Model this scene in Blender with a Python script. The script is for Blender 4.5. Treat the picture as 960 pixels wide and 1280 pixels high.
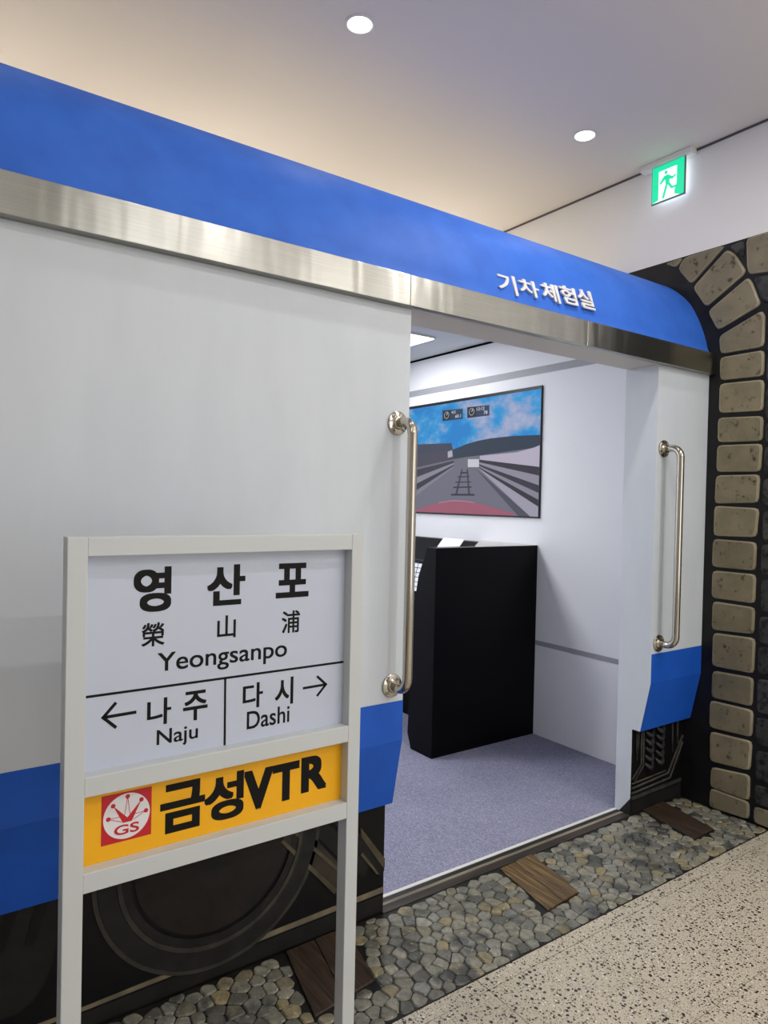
import bpy, bmesh, math, random
from mathutils import Vector, Matrix
from math import sin, cos, pi, radians, sqrt

for o in list(bpy.data.objects): bpy.data.objects.remove(o)
SC = bpy.context.scene
COL = SC.collection
rnd = random.Random(7)

# ------------------------------------------------------------------ camera
YAW, PITCH, ROLL, FPX = .6125, -.0153, .0218, 865.4551
CAM_POS = Vector((0, -1.9366, 1.5))
cd = bpy.data.cameras.new('camera'); cam = bpy.data.objects.new('camera', cd); COL.objects.link(cam)
fw = Vector((sin(YAW)*cos(PITCH), cos(YAW)*cos(PITCH), sin(PITCH)))
r_ = Vector((cos(YAW), -sin(YAW), 0)); u_ = r_.cross(fw)
R_ = cos(ROLL)*r_ + sin(ROLL)*u_; U_ = -sin(ROLL)*r_ + cos(ROLL)*u_
m = Matrix((R_, U_, -fw)).transposed().to_4x4(); m.translation = CAM_POS
cam.matrix_world = m
cd.sensor_fit = 'VERTICAL'; cd.sensor_height = 36.0; cd.lens = FPX/1280*36.0
cd.clip_start = .05; cd.clip_end = 60
SC.camera = cam

# ------------------------------------------------------------------ world, exposure
w = bpy.data.worlds.new('world'); SC.world = w; w.use_nodes = True
w.node_tree.nodes['Background'].inputs[0].default_value = (.9, .92, 1, 1)
w.node_tree.nodes['Background'].inputs[1].default_value = .05
SC.view_settings.view_transform = 'Standard'; SC.view_settings.look = 'None'
SC.view_settings.gamma = 1; SC.view_settings.use_curve_mapping = False
SC.view_settings.exposure = 0.0

# ------------------------------------------------------------------ lights (ceiling fixtures are built further down at these spots)
CEIL = 3.351
ROW_TRAIN = [(1.45, .362, .6), (2.79, .362, .7), (.11, .362, .4)]
ROW_BOUNCE = [(x, y, 3.7) for y in (1.75, 2.9) for x in (-2.57, -1.23, .11, 1.45, 2.79)]   # unseen lamps added over the train roof to bounce light onto the ceiling
ROW_FRONT = [(2.12, -.44, 9.), (.78, -.44, 1.5)]
HALL = [(x, y, p*k) for (y, k) in ((-1.65, 1.02), (-3.0, 1.32), (-4.35, 1.75)) for (x, p) in ((-2.57, 1.), (-1.23, 1.5), (.11, 2.5), (1.45, 8.), (2.79, 11.))]
WARM = (1.025, .985, .94); COOL = (.97, .98, 1.0)
def area_disk(name, loc, size, power, color, shape='DISK', sy=None):
    l = bpy.data.lights.new(name, 'AREA'); l.shape = shape; l.size = size
    if sy: l.size_y = sy
    l.energy = power; l.color = color
    o = bpy.data.objects.new(name, l); COL.objects.link(o); o.location = loc
    return o
for (x, y, p) in ROW_TRAIN + ROW_FRONT + ROW_BOUNCE + HALL:
    area_disk('downlight_lamp', (x, y, CEIL-.012), .09, p, WARM)
# unseen fill lamp added behind the viewer to light the upright faces
fill_l = area_disk('window_light', (2.0, -5.93, 1.55), 2.0, 11., (.99, .99, 1.0), 'RECTANGLE', 2.5)
fill_l.rotation_euler = (radians(90), 0, 0)
CAB_LIGHTS = [(2.43, 1.82, 3.03, 2.42), (.9, 1.82, 1.5, 2.42)]
for (x0, y0, x1, y1), pw in zip(CAB_LIGHTS, (10., 36.)):
    area_disk('panel_lamp', ((x0+x1)/2, (y0+y1)/2, 2.622), .58, pw, COOL, 'RECTANGLE', .58)

# ------------------------------------------------------------------ helpers
def s2l(c):
    return tuple(((v/255)/12.92 if v/255 <= .04045 else ((v/255+.055)/1.055)**2.4) for v in c) + (1,)
class NT:
    def __init__(s, mat): s.t = mat.node_tree; s.n = s.t.nodes; s.l = s.t.links; s.b = s.n['Principled BSDF']
    def add(s, kind, **kw):
        n = s.n.new(kind)
        for k, v in kw.items():
            if k.startswith('i_'): n.inputs[k[2:].replace('_', ' ')].default_value = v
            else: setattr(n, k, v)
        return n
    def link(s, a, b): s.l.new(a, b)
    def ramp(s, stops, fac, interp='LINEAR'):
        n = s.n.new('ShaderNodeValToRGB'); cr = n.color_ramp; cr.interpolation = interp
        while len(cr.elements) < len(stops): cr.elements.new(.5)
        for e, (p, c) in zip(cr.elements, stops): e.position = p; e.color = c if len(c) == 4 else tuple(c)+(1,)
        s.l.new(fac, n.inputs[0]); return n.outputs[0]
    def noise(s, vec, scale, detail=4, rough=.55):
        n = s.n.new('ShaderNodeTexNoise'); n.inputs['Scale'].default_value = scale; n.inputs['Detail'].default_value = detail
        n.inputs['Roughness'].default_value = rough; s.l.new(vec, n.inputs['Vector']); return n.outputs['Fac']
    def mix(s, fac, a, b, mode='MIX'):
        n = s.n.new('ShaderNodeMix'); n.data_type = 'RGBA'; n.blend_type = mode
        for sock, v in ((n.inputs[0], fac), (n.inputs[6], a), (n.inputs[7], b)):
            if hasattr(v, 'is_output'): s.l.new(v, sock)
            else: sock.default_value = v
        return n.outputs[2]
    def math(s, op, a, b=0.):
        n = s.n.new('ShaderNodeMath'); n.operation = op
        for sock, v in ((n.inputs[0], a), (n.inputs[1], b)):
            if hasattr(v, 'is_output'): s.l.new(v, sock)
            else: sock.default_value = v
        return n.outputs[0]
    def pos(s, sc=(1, 1, 1)):
        g = s.n.new('ShaderNodeNewGeometry'); mp = s.n.new('ShaderNodeMapping'); mp.inputs['Scale'].default_value = sc
        s.l.new(g.outputs['Position'], mp.inputs['Vector']); return mp.outputs[0]
    def bump(s, h, strength, dist=.002):
        n = s.n.new('ShaderNodeBump'); n.inputs['Strength'].default_value = strength; n.inputs['Distance'].default_value = dist
        s.l.new(h, n.inputs['Height']); s.l.new(n.outputs[0], s.b.inputs['Normal'])
def mat(name, rgb, rough=.5, metal=0., spec=.5, coat=0.):
    m = bpy.data.materials.new(name); m.use_nodes = True; b = m.node_tree.nodes['Principled BSDF']
    b.inputs['Base Color'].default_value = s2l(rgb); b.inputs['Roughness'].default_value = rough
    b.inputs['Metallic'].default_value = metal; b.inputs['Specular IOR Level'].default_value = spec
    b.inputs['Coat Weight'].default_value = coat
    return m
def mottled(name, a, b_, scale, rough=.5, spec=.4, bump=0., sc=(1, 1, 1), detail=4, lo=.35, hi=.65):
    m = mat(name, a, rough, 0, spec); n = NT(m); p = n.pos(sc); f = n.noise(p, scale, detail)
    n.link(n.ramp([(lo, s2l(a)), (hi, s2l(b_))], f), n.b.inputs['Base Color'])
    if bump: n.bump(f, bump)
    return m
def emit(name, rgb, strength):
    m = bpy.data.materials.new(name); m.use_nodes = True; b = m.node_tree.nodes['Principled BSDF']
    b.inputs['Base Color'].default_value = (.02, .02, .02, 1); b.inputs['Emission Color'].default_value = s2l(rgb)
    b.inputs['Emission Strength'].default_value = strength; b.inputs['Roughness'].default_value = .4
    return m

M = {}
M['train_white'] = mottled('train_white', (210, 217, 226), (204, 211, 220), 5, .42, .35, .0, (1, 1, .35))
M['train_blue'] = mottled('train_blue', (54, 112, 216), (47, 102, 204), 7, .58, .3, .0)
M['skirt_blue'] = mottled('skirt_blue', (26, 91, 200), (24, 85, 190), 6, .45, .35)
M['cabin_white'] = mat('cabin_white', (236, 237, 240), .5, 0, .35)
M['cabin_ceiling'] = mat('cabin_ceiling', (214, 216, 222), .7)
M['soffit'] = mat('soffit', (216, 212, 206), .55)
M['ceiling'] = mat('ceiling_paint', (239, 230, 218), .85, 0, .2)
M['wall'] = mat('wall_paint', (238, 236, 233), .7, 0, .3)
M['gap'] = mat('shadow_gap', (92, 88, 84), .6)
M['sign_frame'] = mat('sign_frame_paint', (199, 204, 206), .42)
M['sign_panel'] = mat('sign_panel_film', (194, 202, 220), .35)
M['ink'] = mat('black_film', (8, 8, 9), .5, 0, .2)
M['yellow'] = mat('yellow_film', (244, 178, 3), .4)
M['red'] = mat('red_film', (190, 18, 36), .4)
M['logo_white'] = mat('logo_white', (228, 226, 232), .4)
M['letter_white'] = mat('letter_white', (222, 222, 224), .45)
M['black'] = mat('black_laminate', (3, 3, 4), .4, 0, .14)
M['black_edge'] = mat('black_edge', (9, 9, 11), .45, 0, .2)
M['ledge'] = mat('grey_ledge', (205, 203, 200), .4)
M['key_white'] = mat('key_white', (235, 236, 240), .5)
M['grey_plastic'] = mat('grey_plastic', (120, 120, 118), .45)
M['stripe'] = mat('grey_stripe', (160, 161, 165), .5)
M['paper'] = mat('paper', (240, 240, 242), .7)
M['bezel'] = mat('bezel', (10, 10, 12), .3)
M['mural_black'] = mottled('mural_black', (15, 14, 18), (26, 25, 27), 9, .5, .3)
M['under_black'] = mottled('under_black', (7, 7, 11), (15, 14, 15), 9, .5, .25)
M['tread'] = mottled('wheel_tread_paint', (38, 37, 36), (28, 28, 28), 14, .55, .25)
M['tread_edge'] = mottled('wheel_edge_paint', (66, 63, 57), (50, 49, 46), 14, .55, .25)
M['hub'] = mottled('wheel_hub_paint', (40, 34, 30), (26, 24, 24), 11, .55, .25)
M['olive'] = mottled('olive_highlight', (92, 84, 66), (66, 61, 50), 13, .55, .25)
M['strut'] = mottled('strut_paint', (60, 54, 46), (40, 38, 34), 10, .55, .25)
M['strut_dark'] = mottled('strut_dark_paint', (34, 33, 31), (24, 24, 24), 10, .55, .25)
M['rail'] = mottled('rail_paint', (128, 118, 96), (98, 91, 76), 12, .55, .25)
M['pipe'] = mottled('pipe_paint', (70, 68, 64), (46, 45, 44), 20, .5, .3)
M['coil'] = mottled('coil_paint', (58, 58, 60), (34, 34, 36), 30, .4, .4)
M['sill_brown'] = mottled('sill_brown', (62, 54, 45), (40, 36, 32), 12, .45, .4, 0, (.25, 2, 1))
M['sill_tan'] = mottled('sill_tan', (142, 132, 112), (104, 96, 82), 10, .45, .4, 0, (.3, 2, 1))
M['sill_dark'] = mat('sill_dark', (24, 23, 23), .45)
M['joint'] = mat('black_joint', (3, 3, 3), .95, 0, .05)
M['sill_white'] = mat('sill_white', (215, 213, 210), .5)
M['bed'] = mottled('ballast_joint', (20, 21, 21), (34, 34, 31), 9, .45, .3)
M['lamp'] = emit('lamp_diffuser', (255, 252, 246), 6.)
M['window_glow'] = emit('window_glow', (250, 252, 255), 1.5)  # glow of the added fill window
M['lamp_ring'] = mat('lamp_ring', (235, 232, 226), .5)
M['panel_lamp'] = emit('panel_diffuser', (250, 252, 255), 5.)
M['screw'] = mat('screw_steel', (150, 148, 142), .3, 1.)

# polished steel of the grab bars
m = mat('polished_steel', (196, 190, 178), .13, 1.); M['steel'] = m
# brushed stainless strip: fine horizontal brushing smears highlights upright
m = mat('brushed_steel', (176, 176, 172), .30, 1.); n = NT(m)
f = n.noise(n.pos((.6, 1, 55)), 9, 3)
n.link(n.ramp([(.3, s2l((160, 160, 155))), (.7, s2l((172, 172, 167)))], f), n.b.inputs['Base Color'])
n.b.inputs['Anisotropic'].default_value = .85; n.b.inputs['Anisotropic Rotation'].default_value = .25
tg = n.add('ShaderNodeTangent', direction_type='RADIAL', axis='Z'); n.link(tg.outputs[0], n.b.inputs['Tangent'])
w2 = n.noise(n.pos((2.2, 1, .6)), 3.2, 2); n.bump(w2, .5, .012)
M['brushed'] = m
# terrazzo
m = mat('terrazzo', (205, 196, 176), .32, 0, .45); n = NT(m); p = n.pos()
base = n.ramp([(.3, s2l((146, 137, 119))), (.5, s2l((186, 177, 158))), (.7, s2l((208, 200, 182)))], n.noise(p, 240, 4, .7))
def flecks(scale, thr, size, seed):
    mp = n.add('ShaderNodeMapping'); mp.inputs['Location'].default_value = (seed, seed*.7, 0); n.link(p, mp.inputs['Vector'])
    v = n.add('ShaderNodeTexVoronoi', voronoi_dimensions='2D'); v.inputs['Scale'].default_value = scale; n.link(mp.outputs[0], v.inputs['Vector'])
    sep = n.add('ShaderNodeSeparateColor'); n.link(v.outputs['Color'], sep.inputs[0])
    a = n.math('LESS_THAN', sep.outputs[0], thr)
    wob = n.math('MULTIPLY', n.noise(p, scale*2.2, 2), .34)
    lim = n.math('ADD', n.math('MULTIPLY', sep.outputs[1], size), -.02)
    d = n.math('LESS_THAN', n.math('ADD', v.outputs['Distance'], wob), n.math('ADD', lim, .17))
    return n.math('MULTIPLY', a, d)
c = n.mix(flecks(150, .5, .36, 3.), base, s2l((122, 113, 97)))
c = n.mix(flecks(130, .4, .34, 23.), c, s2l((84, 76, 66)))
c = n.mix(flecks(88, .5, .38, 7.), c, s2l((50, 45, 39)))
c = n.mix(flecks(58, .42, .38, 11.), c, s2l((38, 36, 34)))
c = n.mix(flecks(90, .14, .34, 17.), c, s2l((222, 215, 200)))
n.link(c, n.b.inputs['Base Color']); M['terrazzo'] = m
M['grout'] = mat('tile_joint', (84, 77, 66), .8)
# carpet
m = mat('carpet', (140, 140, 160), .95, 0, .1); n = NT(m)
f = n.noise(n.pos((3.2, 1.0, 1)), 105, 3, .7); g = n.noise(n.pos((1, 1, 1)), 3.5, 3)
c = n.ramp([(.30, s2l((92, 93, 116))), (.5, s2l((134, 135, 158))), (.72, s2l((182, 183, 200)))], f)
c = n.mix(.12, c, n.ramp([(.3, s2l((110, 110, 130))), (.7, s2l((165, 165, 185)))], g))
n.link(c, n.b.inputs['Base Color']); n.bump(f, .6, .003); M['carpet'] = m
# painted stone blocks of the tunnel arch
def stone_mat(name, a, b_, dark, thr):
    m = mat(name, a, .6, 0, .3); n = NT(m); p = n.pos()
    oi = n.add('ShaderNodeObjectInfo')
    vadd = n.add('ShaderNodeVectorMath', operation='ADD'); n.link(p, vadd.inputs[0]); n.link(oi.outputs['Random'], vadd.inputs[1])
    q = vadd.outputs[0]
    c = n.ramp([(.3, s2l(a)), (.7, s2l(b_))], n.noise(q, 9, 5, .6))
    c = n.mix(n.ramp([(thr, (0, 0, 0)), (thr+.1, (1, 1, 1))], n.noise(q, 26, 6, .68)), c, s2l(dark))
    hsv = n.add('ShaderNodeHueSaturation'); n.link(c, hsv.inputs['Color'])
    n.link(n.math('ADD', n.math('MULTIPLY', oi.outputs['Random'], .25), .88), hsv.inputs['Value'])
    n.link(hsv.outputs[0], n.b.inputs['Base Color']); n.bump(n.noise(q, 40, 5), .25, .004)
    return m
M['block'] = stone_mat('block_stone', (134, 124, 101), (112, 106, 86), (66, 59, 48), .57)
M['block_edge'] = stone_mat('block_edge', (158, 150, 125), (130, 122, 102), (70, 64, 52), .62)
M['block_dark'] = stone_mat('block_dark_stone', (72, 72, 68), (40, 42, 44), (18, 19, 22), .5)
# ballast stones: colour by stone
m = mat('ballast_stone', (110, 110, 102), .38, 0, .45); n = NT(m)
oi = n.add('ShaderNodeObjectInfo'); geo = n.add('ShaderNodeNewGeometry')
rr = n.math('FRACT', n.math('ADD', n.math('MULTIPLY', oi.outputs['Random'], 7.31), n.math('MULTIPLY', geo.outputs['Random Per Island'], 3.17)))
c = n.ramp([(0, s2l((88, 89, 82))), (.2, s2l((126, 126, 115))), (.45, s2l((150, 147, 130))), (.62, s2l((108, 108, 99))), (.76, s2l((154, 141, 104))), (.86, s2l((134, 136, 128))), (1, s2l((168, 163, 144)))], rr)
p = n.pos()
c = n.mix(n.ramp([(.35, (0, 0, 0)), (.75, (.8, .8, .8))], n.noise(p, 42, 6, .7)), c, s2l((58, 58, 53)))
c = n.mix(n.ramp([(.53, (0, 0, 0)), (.64, (.8, .8, .8))], n.noise(p, 7.5, 3)), c, s2l((46, 50, 52)))
c = n.mix(n.ramp([(.62, (0, 0, 0)), (.72, (.55, .55, .55))], n.noise(p, 70, 4)), c, s2l((186, 184, 172)))
n.link(c, n.b.inputs['Base Color']); n.bump(n.noise(p, 55, 5), .3, .003); M['stone'] = m
def wood(name, a, b_, c_):
    m = mat(name, a, .42, 0, .4); n = NT(m)
    mp = n.pos((1, 1, 1)); rot = n.add('ShaderNodeMapping'); rot.inputs['Rotation'].default_value = (0, 0, radians(-11)); rot.inputs['Scale'].default_value = (34, 1.6, 1)
    n.link(mp, rot.inputs['Vector']); f = n.noise(rot.outputs[0], 2.6, 6, .65)
    n.link(n.ramp([(.3, s2l(a)), (.5, s2l(b_)), (.68, s2l(c_))], f), n.b.inputs['Base Color']); n.bump(f, .3, .002); return m
M['sleeper'] = wood('sleeper_wood', (38, 29, 20), (88, 69, 42), (142, 116, 70))
M['sleeper_dark'] = wood('sleeper_dark_wood', (36, 29, 24), (58, 46, 37), (82, 66, 52))
# screen
def screen_mat(name, rgb, s=.84):
    m = emit('screen_'+name, rgb, s); m.node_tree.nodes['Principled BSDF'].inputs['Specular IOR Level'].default_value = .15; return m
m = screen_mat('sky', (70, 140, 200), .88); n = NT(m); p = n.pos((1, 1.0, 1.6))
f = n.noise(p, 3.3, 6, .6)
c = n.ramp([(.40, s2l((10, 128, 206))), (.48, s2l((34, 150, 216))), (.56, s2l((132, 160, 204))), (.68, s2l((176, 180, 208)))], f)
n.link(c, n.b.inputs['Emission Color']); M['s_sky'] = m

# ------------------------------------------------------------------ mesh helpers
def link(name, me, mats, parent=None, smooth=False):
    o = bpy.data.objects.new(name, me); COL.objects.link(o)
    for mm in (mats if isinstance(mats, (list, tuple)) else [mats]): me.materials.append(M[mm] if isinstance(mm, str) else mm)
    if smooth:
        for f in me.polygons: f.use_smooth = True
    if parent: o.parent = parent
    return o
def mesh_from(verts, faces, mi=None, name='mesh'):
    me = bpy.data.meshes.new(name); me.from_pydata([tuple(v) for v in verts], [], faces); 
    if mi:
        for f, i in zip(me.polygons, mi): f.material_index = i
    bm = bmesh.new(); bm.from_mesh(me); bmesh.ops.recalc_face_normals(bm, faces=bm.faces); bm.to_mesh(me); bm.free()
    return me
def thing(name, label, cat, loc=(0, 0, 0), group=None):
    o = bpy.data.objects.new(name, None); COL.objects.link(o); o.location = loc; o.empty_display_size = .1
    o['label'] = label; o['category'] = cat
    if group: o['group'] = group
    return o
def tag(o, label, cat, group=None):
    o['label'] = label; o['category'] = cat
    if group: o['group'] = group
    return o
def part(o, parent):   # parent sits at its own location with no rotation
    o.parent = parent
    off = parent.matrix_world.translation if False else world_loc(parent)
    o.location = Vector(o.location) - off
    return o
def world_loc(o):
    v = Vector((0, 0, 0))
    while o is not None: v = v + Vector(o.location); o = o.parent
    return v
def finish(name, me, mats, parent=None, smooth=False, origin=None):
    """mesh given in world coordinates -> object with a sensible origin, parented if asked"""
    if origin is None:
        xs = [v.co for v in me.vertices]
        origin = Vector((sum((c[i] for c in xs)) / len(xs) for i in range(3))) if xs else Vector()
    origin = Vector(origin); me.transform(Matrix.Translation(-origin))
    o = link(name, me, mats, None, smooth); o.location = origin
    if parent is not None: part(o, parent)
    return o
def box_me(x0, x1, y0, y1, z0, z1, bev=0., seg=2):
    bm = bmesh.new()
    vs = [bm.verts.new((x, y, z)) for x in (x0, x1) for y in (y0, y1) for z in (z0, z1)]
    for f in ((0, 1, 3, 2), (4, 6, 7, 5), (0, 4, 5, 1), (2, 3, 7, 6), (0, 2, 6, 4), (1, 5, 7, 3)): bm.faces.new([vs[i] for i in f])
    if bev: bmesh.ops.bevel(bm, geom=bm.edges[:], offset=bev, segments=seg, affect='EDGES', profile=.5)
    bmesh.ops.recalc_face_normals(bm, faces=bm.faces)
    me = bpy.data.meshes.new('box'); bm.to_mesh(me); bm.free(); return me
def box(name, b, mats, parent=None, bev=0., seg=2): return finish(name, box_me(*b, bev=bev, seg=seg), mats, parent)
def prism_me(poly, axis, a0, a1, bev=0.):
    """poly: 2-D points on the two other axes in x,y,z order"""
    def p3(p, a):
        return {'x': (a, p[0], p[1]), 'y': (p[0], a, p[1]), 'z': (p[0], p[1], a)}[axis]
    bm = bmesh.new(); A = [bm.verts.new(p3(p, a0)) for p in poly]; B = [bm.verts.new(p3(p, a1)) for p in poly]
    k = len(poly); bm.faces.new(A); bm.faces.new(B[::-1])
    for i in range(k): bm.faces.new((A[i], B[i], B[(i+1) % k], A[(i+1) % k]))
    if bev: bmesh.ops.bevel(bm, geom=bm.edges[:], offset=bev, segments=2, affect='EDGES', profile=.5)
    bmesh.ops.recalc_face_normals(bm, faces=bm.faces)
    me = bpy.data.meshes.new('prism'); bm.to_mesh(me); bm.free(); return me
def prism(name, poly, axis, a0, a1, mats, parent=None, bev=0.): return finish(name, prism_me(poly, axis, a0, a1, bev), mats, parent)
def strip_poly(profile, axis_a0, axis_a1, thick_dir=None): pass
def tube_me(path, r, n=14, cap=True):
    path = [Vector(p) for p in path]; verts = []; faces = []
    up = None
    for i, p in enumerate(path):
        t = (path[min(i+1, len(path)-1)] - path[max(i-1, 0)]).normalized()
        if up is None:
            up = Vector((1, 0, 0)) if abs(t.x) < .9 else Vector((0, 0, 1))
        a = (up - t*up.dot(t)).normalized(); b = t.cross(a); up = a
        rad = r[i] if isinstance(r, (list, tuple)) else r
        for k in range(n):
            verts.append(p + rad*(cos(2*pi*k/n)*a + sin(2*pi*k/n)*b))
    for i in range(len(path)-1):
        for k in range(n):
            faces.append((i*n+k, i*n+(k+1) % n, (i+1)*n+(k+1) % n, (i+1)*n+k))
    if cap: faces.append(tuple(range(n))[::-1]); faces.append(tuple((len(path)-1)*n+k for k in range(n)))
    return mesh_from(verts, faces)
def lathe_me(prof, origin, axis, n=28):
    """prof: (radius, height along axis)"""
    axis = Vector(axis).normalized(); a = axis.orthogonal().normalized(); b = axis.cross(a); o = Vector(origin); verts = []; faces = []
    for (r, h) in prof:
        for k in range(n): verts.append(o + axis*h + r*(cos(2*pi*k/n)*a + sin(2*pi*k/n)*b))
    for i in range(len(prof)-1):
        for k in range(n): faces.append((i*n+k, i*n+(k+1) % n, (i+1)*n+(k+1) % n, (i+1)*n+k))
    faces.append(tuple(range(n))[::-1]); faces.append(tuple((len(prof)-1)*n+k for k in range(n)))
    return mesh_from(verts, faces)
def text_raw(s, bold=0., depth=0., bevel=0.):
    cu = bpy.data.curves.new('txt', 'FONT'); cu.body = s; cu.offset = bold; cu.extrude = depth; cu.resolution_u = 6
    if bevel: cu.bevel_depth = bevel; cu.bevel_resolution = 2
    o = bpy.data.objects.new('txt', cu); COL.objects.link(o)
    dg = bpy.context.evaluated_depsgraph_get(); me = bpy.data.meshes.new_from_object(o.evaluated_get(dg))
    bpy.data.objects.remove(o); bpy.data.curves.remove(cu); return me
def text_to(name, s, x0, x1, z0, z1, y, matn, parent, bold=0., depth=.0004, bevel=0., lean=0.):
    """lettering standing in a plane facing -y, fitted to the measured width and height"""
    me = text_raw(s, -bold if bold < 0 else 0., .02, bevel)
    if bold > 0 and not bevel:
        cps = []
        for k, (ax, ay) in enumerate(((1, 1), (1, 0), (1, -1), (0, -1), (-1, -1), (-1, 0), (-1, 1), (0, 1))):
            c = me.copy(); c.transform(Matrix.Translation((bold*ax, bold*ay*.8, -.0015*(k+1)))); cps.append(c)
        me = join_me([me]+cps)
    xs = [v.co.x for v in me.vertices]; ys = [v.co.y for v in me.vertices]; zs = [v.co.z for v in me.vertices]
    a0, a1, b0, b1, c0, c1 = min(xs), max(xs), min(ys), max(ys), min(zs), max(zs)
    for v in me.vertices:
        X = x0 + (v.co.x-a0)/(a1-a0)*(x1-x0); Z = z0 + (v.co.y-b0)/(b1-b0)*(z1-z0); Y = y + lean*(Z-z0) - (v.co.z-c0)/(c1-c0)*depth
        v.co = (X, Y, Z)
    me.materials.clear()
    for f in me.polygons: f.material_index = 0
    return finish(name, me, matn, parent)
def ribbon_me(pts, wdt, y, depth):
    """flat stroke in the x-z plane along pts"""
    verts = []; faces = []
    P = [Vector((p[0], 0, p[1])) for p in pts]
    for i, p in enumerate(P):
        if i == 0: t = P[1]-P[0]
        elif i == len(P)-1: t = P[-1]-P[-2]
        else: t = (P[i+1]-P[i]).normalized()+(P[i]-P[i-1]).normalized()
        t.normalize(); nrm = Vector((-t.z, 0, t.x))
        k = 1.0
        if 0 < i < len(P)-1:
            d = (P[i+1]-P[i]).normalized(); k = 1/max(.35, abs(nrm.dot(Vector((-d.z, 0, d.x)))))
        for sgn in (1, -1):
            for yy in (y-depth, y): verts.append((p.x+sgn*nrm.x*wdt/2*k, yy, p.z+sgn*nrm.z*wdt/2*k))
    for i in range(len(P)-1):
        a = 4*i; b = a+4
        faces += [(a, b, b+2, a+2), (a+1, a+3, b+3, b+1), (a, a+1, b+1, b), (a+2, b+2, b+3, a+3)]
    faces += [(0, 2, 3, 1), (4*len(P)-4, 4*len(P)-3, 4*len(P)-1, 4*len(P)-2)]
    return mesh_from(verts, faces)
def join_me(mes):
    bm = bmesh.new()
    for me in mes: bm.from_mesh(me)
    out = bpy.data.meshes.new('joined'); bm.to_mesh(out); bm.free()
    for me in mes: bpy.data.meshes.remove(me)
    return out
def structure(o, label=None):
    o['kind'] = 'structure'
    if label: o['label'] = label
    return o

XL, XO, XJ, XM, XE = -4.2, 1.4592, 2.9222, 3.3556, 3.4123
YU, YJ, YB = .0923, .1734, -.356
ZS, ZB, ZC, ZK = 2.1717, .8034, .6632, .421
YK = .0487

# ------------------------------------------------------------------ hall shell
fl = structure(box('floor', (XL, XM+.05, -6., 3.55, -.12, -.006), 'grout'), 'beige terrazzo tile floor of the hall in front of the train')
tile = box_me(-.2130, .2130, -.2130, .2130, -.006, 0., .0012, 1)
tile.materials.append(M['terrazzo'])
def put_tile(x, y, me=tile):
    o = bpy.data.objects.new('tile', me); COL.objects.link(o); o.parent = fl
    o.location = Vector((x, y, 0)) - Vector(fl.location)
nx = 13; T = .4275
for j in range(13):
    for i in range(-12, 5):
        xc = 1.506 + (i+.5)*T
        if xc+.2 > XM: continue
        put_tile(xc, -.411-(j+.5)*T)
# last column cut at the mural wall, first row cut at the ballast
xlast = 1.506+4*T
cut = box_me(-(XM-xlast)/2+.001, (XM-xlast)/2-.001, -.2135, .2135, -.006, 0., .0012, 1); cut.materials.append(M['terrazzo'])
for j in range(13): put_tile((xlast+XM)/2, -.411-(j+.5)*T, cut)
row = box_me(-.2130, .2130, -.0262, .0265, -.006, 0., .0012, 1); row.materials.append(M['terrazzo'])
for i in range(-12, 4): put_tile(1.506+(i+.5)*T, -.3835, row)
rowc = box_me(-(XM-xlast)/2+.001, (XM-xlast)/2-.001, -.0265, .0265, -.006, 0., .0012, 1); rowc.materials.append(M['terrazzo'])
put_tile((xlast+XM)/2, -.3835, rowc)

structure(box('ceiling', (XL, XM+.05, -6., 3.55, CEIL, CEIL+.1), 'ceiling'), 'off-white hall ceiling with recessed round downlights')
wr = join_me([box_me(XM, XM+.05, -6., .12, -.12, CEIL), box_me(XM, XM+.05, .12, .24, 2.50, CEIL), box_me(XM, XM+.05, .24, 3.55, 2.67, CEIL)])
wr = structure(finish('wall_right', wr, 'wall'), 'white end wall with the tunnel mural below and exit sign above')
structure(box('wall_left', (XL-.1, XL, -6., 3.55, -.12, CEIL+.1), 'wall'))
structure(box('wall_front', (XL-.1, XM+.05, -6.1, -6., -.12, CEIL+.1), 'wall'))
fill_win = structure(box('window_1', (.75, 3.22, -5.999, -5.985, .25, 2.85), 'wall'), 'large bright window in the wall behind the viewer')  # unseen glowing window, added to go with the fill lamp
for i in range(2): box('pane', (.80+i*1.2, .80+i*1.2+1.17, -5.9845, -5.975, .30, 2.80), 'window_glow', fill_win)
structure(box('wall_back', (XL-.1, XM+.15, 3.55, 3.65, -.12, CEIL+.1), 'wall'))
structure(box('trim_1', (XM-.006, XM-.0005, -6., 3.5, CEIL-.011, CEIL-.0005), 'gap'), 'thin dark shadow gap between ceiling and end wall')

# cabin shell
structure(box('wall_cabin', (XE, XE+.06, YJ+.001, 3.4, -.12, 2.64), 'cabin_white'), 'white inner end wall of the cab carrying the screen')
structure(box('trim_2', (XE-.004, XE, YJ+.01, 3.4, 2.630, 2.644), 'joint'), 'thin black joint at the top of the cab wall')
structure(box('ceiling_cabin', (.3, XE+.06, .24, 3.4, 2.645, 2.665), 'cabin_ceiling'), 'pale grey cab ceiling with square light panel')
structure(box('floor_cabin', (.3, XE, YJ+.004, 3.4, -.005, .004), 'carpet'), 'grey-blue carpet floor inside the cab')
structure(box('wall_cabin_back', (.3, XE+.06, 3.4, 3.45, -.1, 2.66), 'cabin_white'))
structure(box('wall_cabin_left', (.25, .3, .18, 3.45, -.1, 2.58), 'cabin_white'))
structure(box('trim_3', (XE-.003, XE, .18, 3.39, .588, .618), 'stripe'), 'low grey stripe along the cab end wall')
structure(box('trim_4', (XE-.003, XE, .18, 3.39, 2.352, 2.399), 'stripe'), 'upper grey stripe along the cab end wall')

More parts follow.
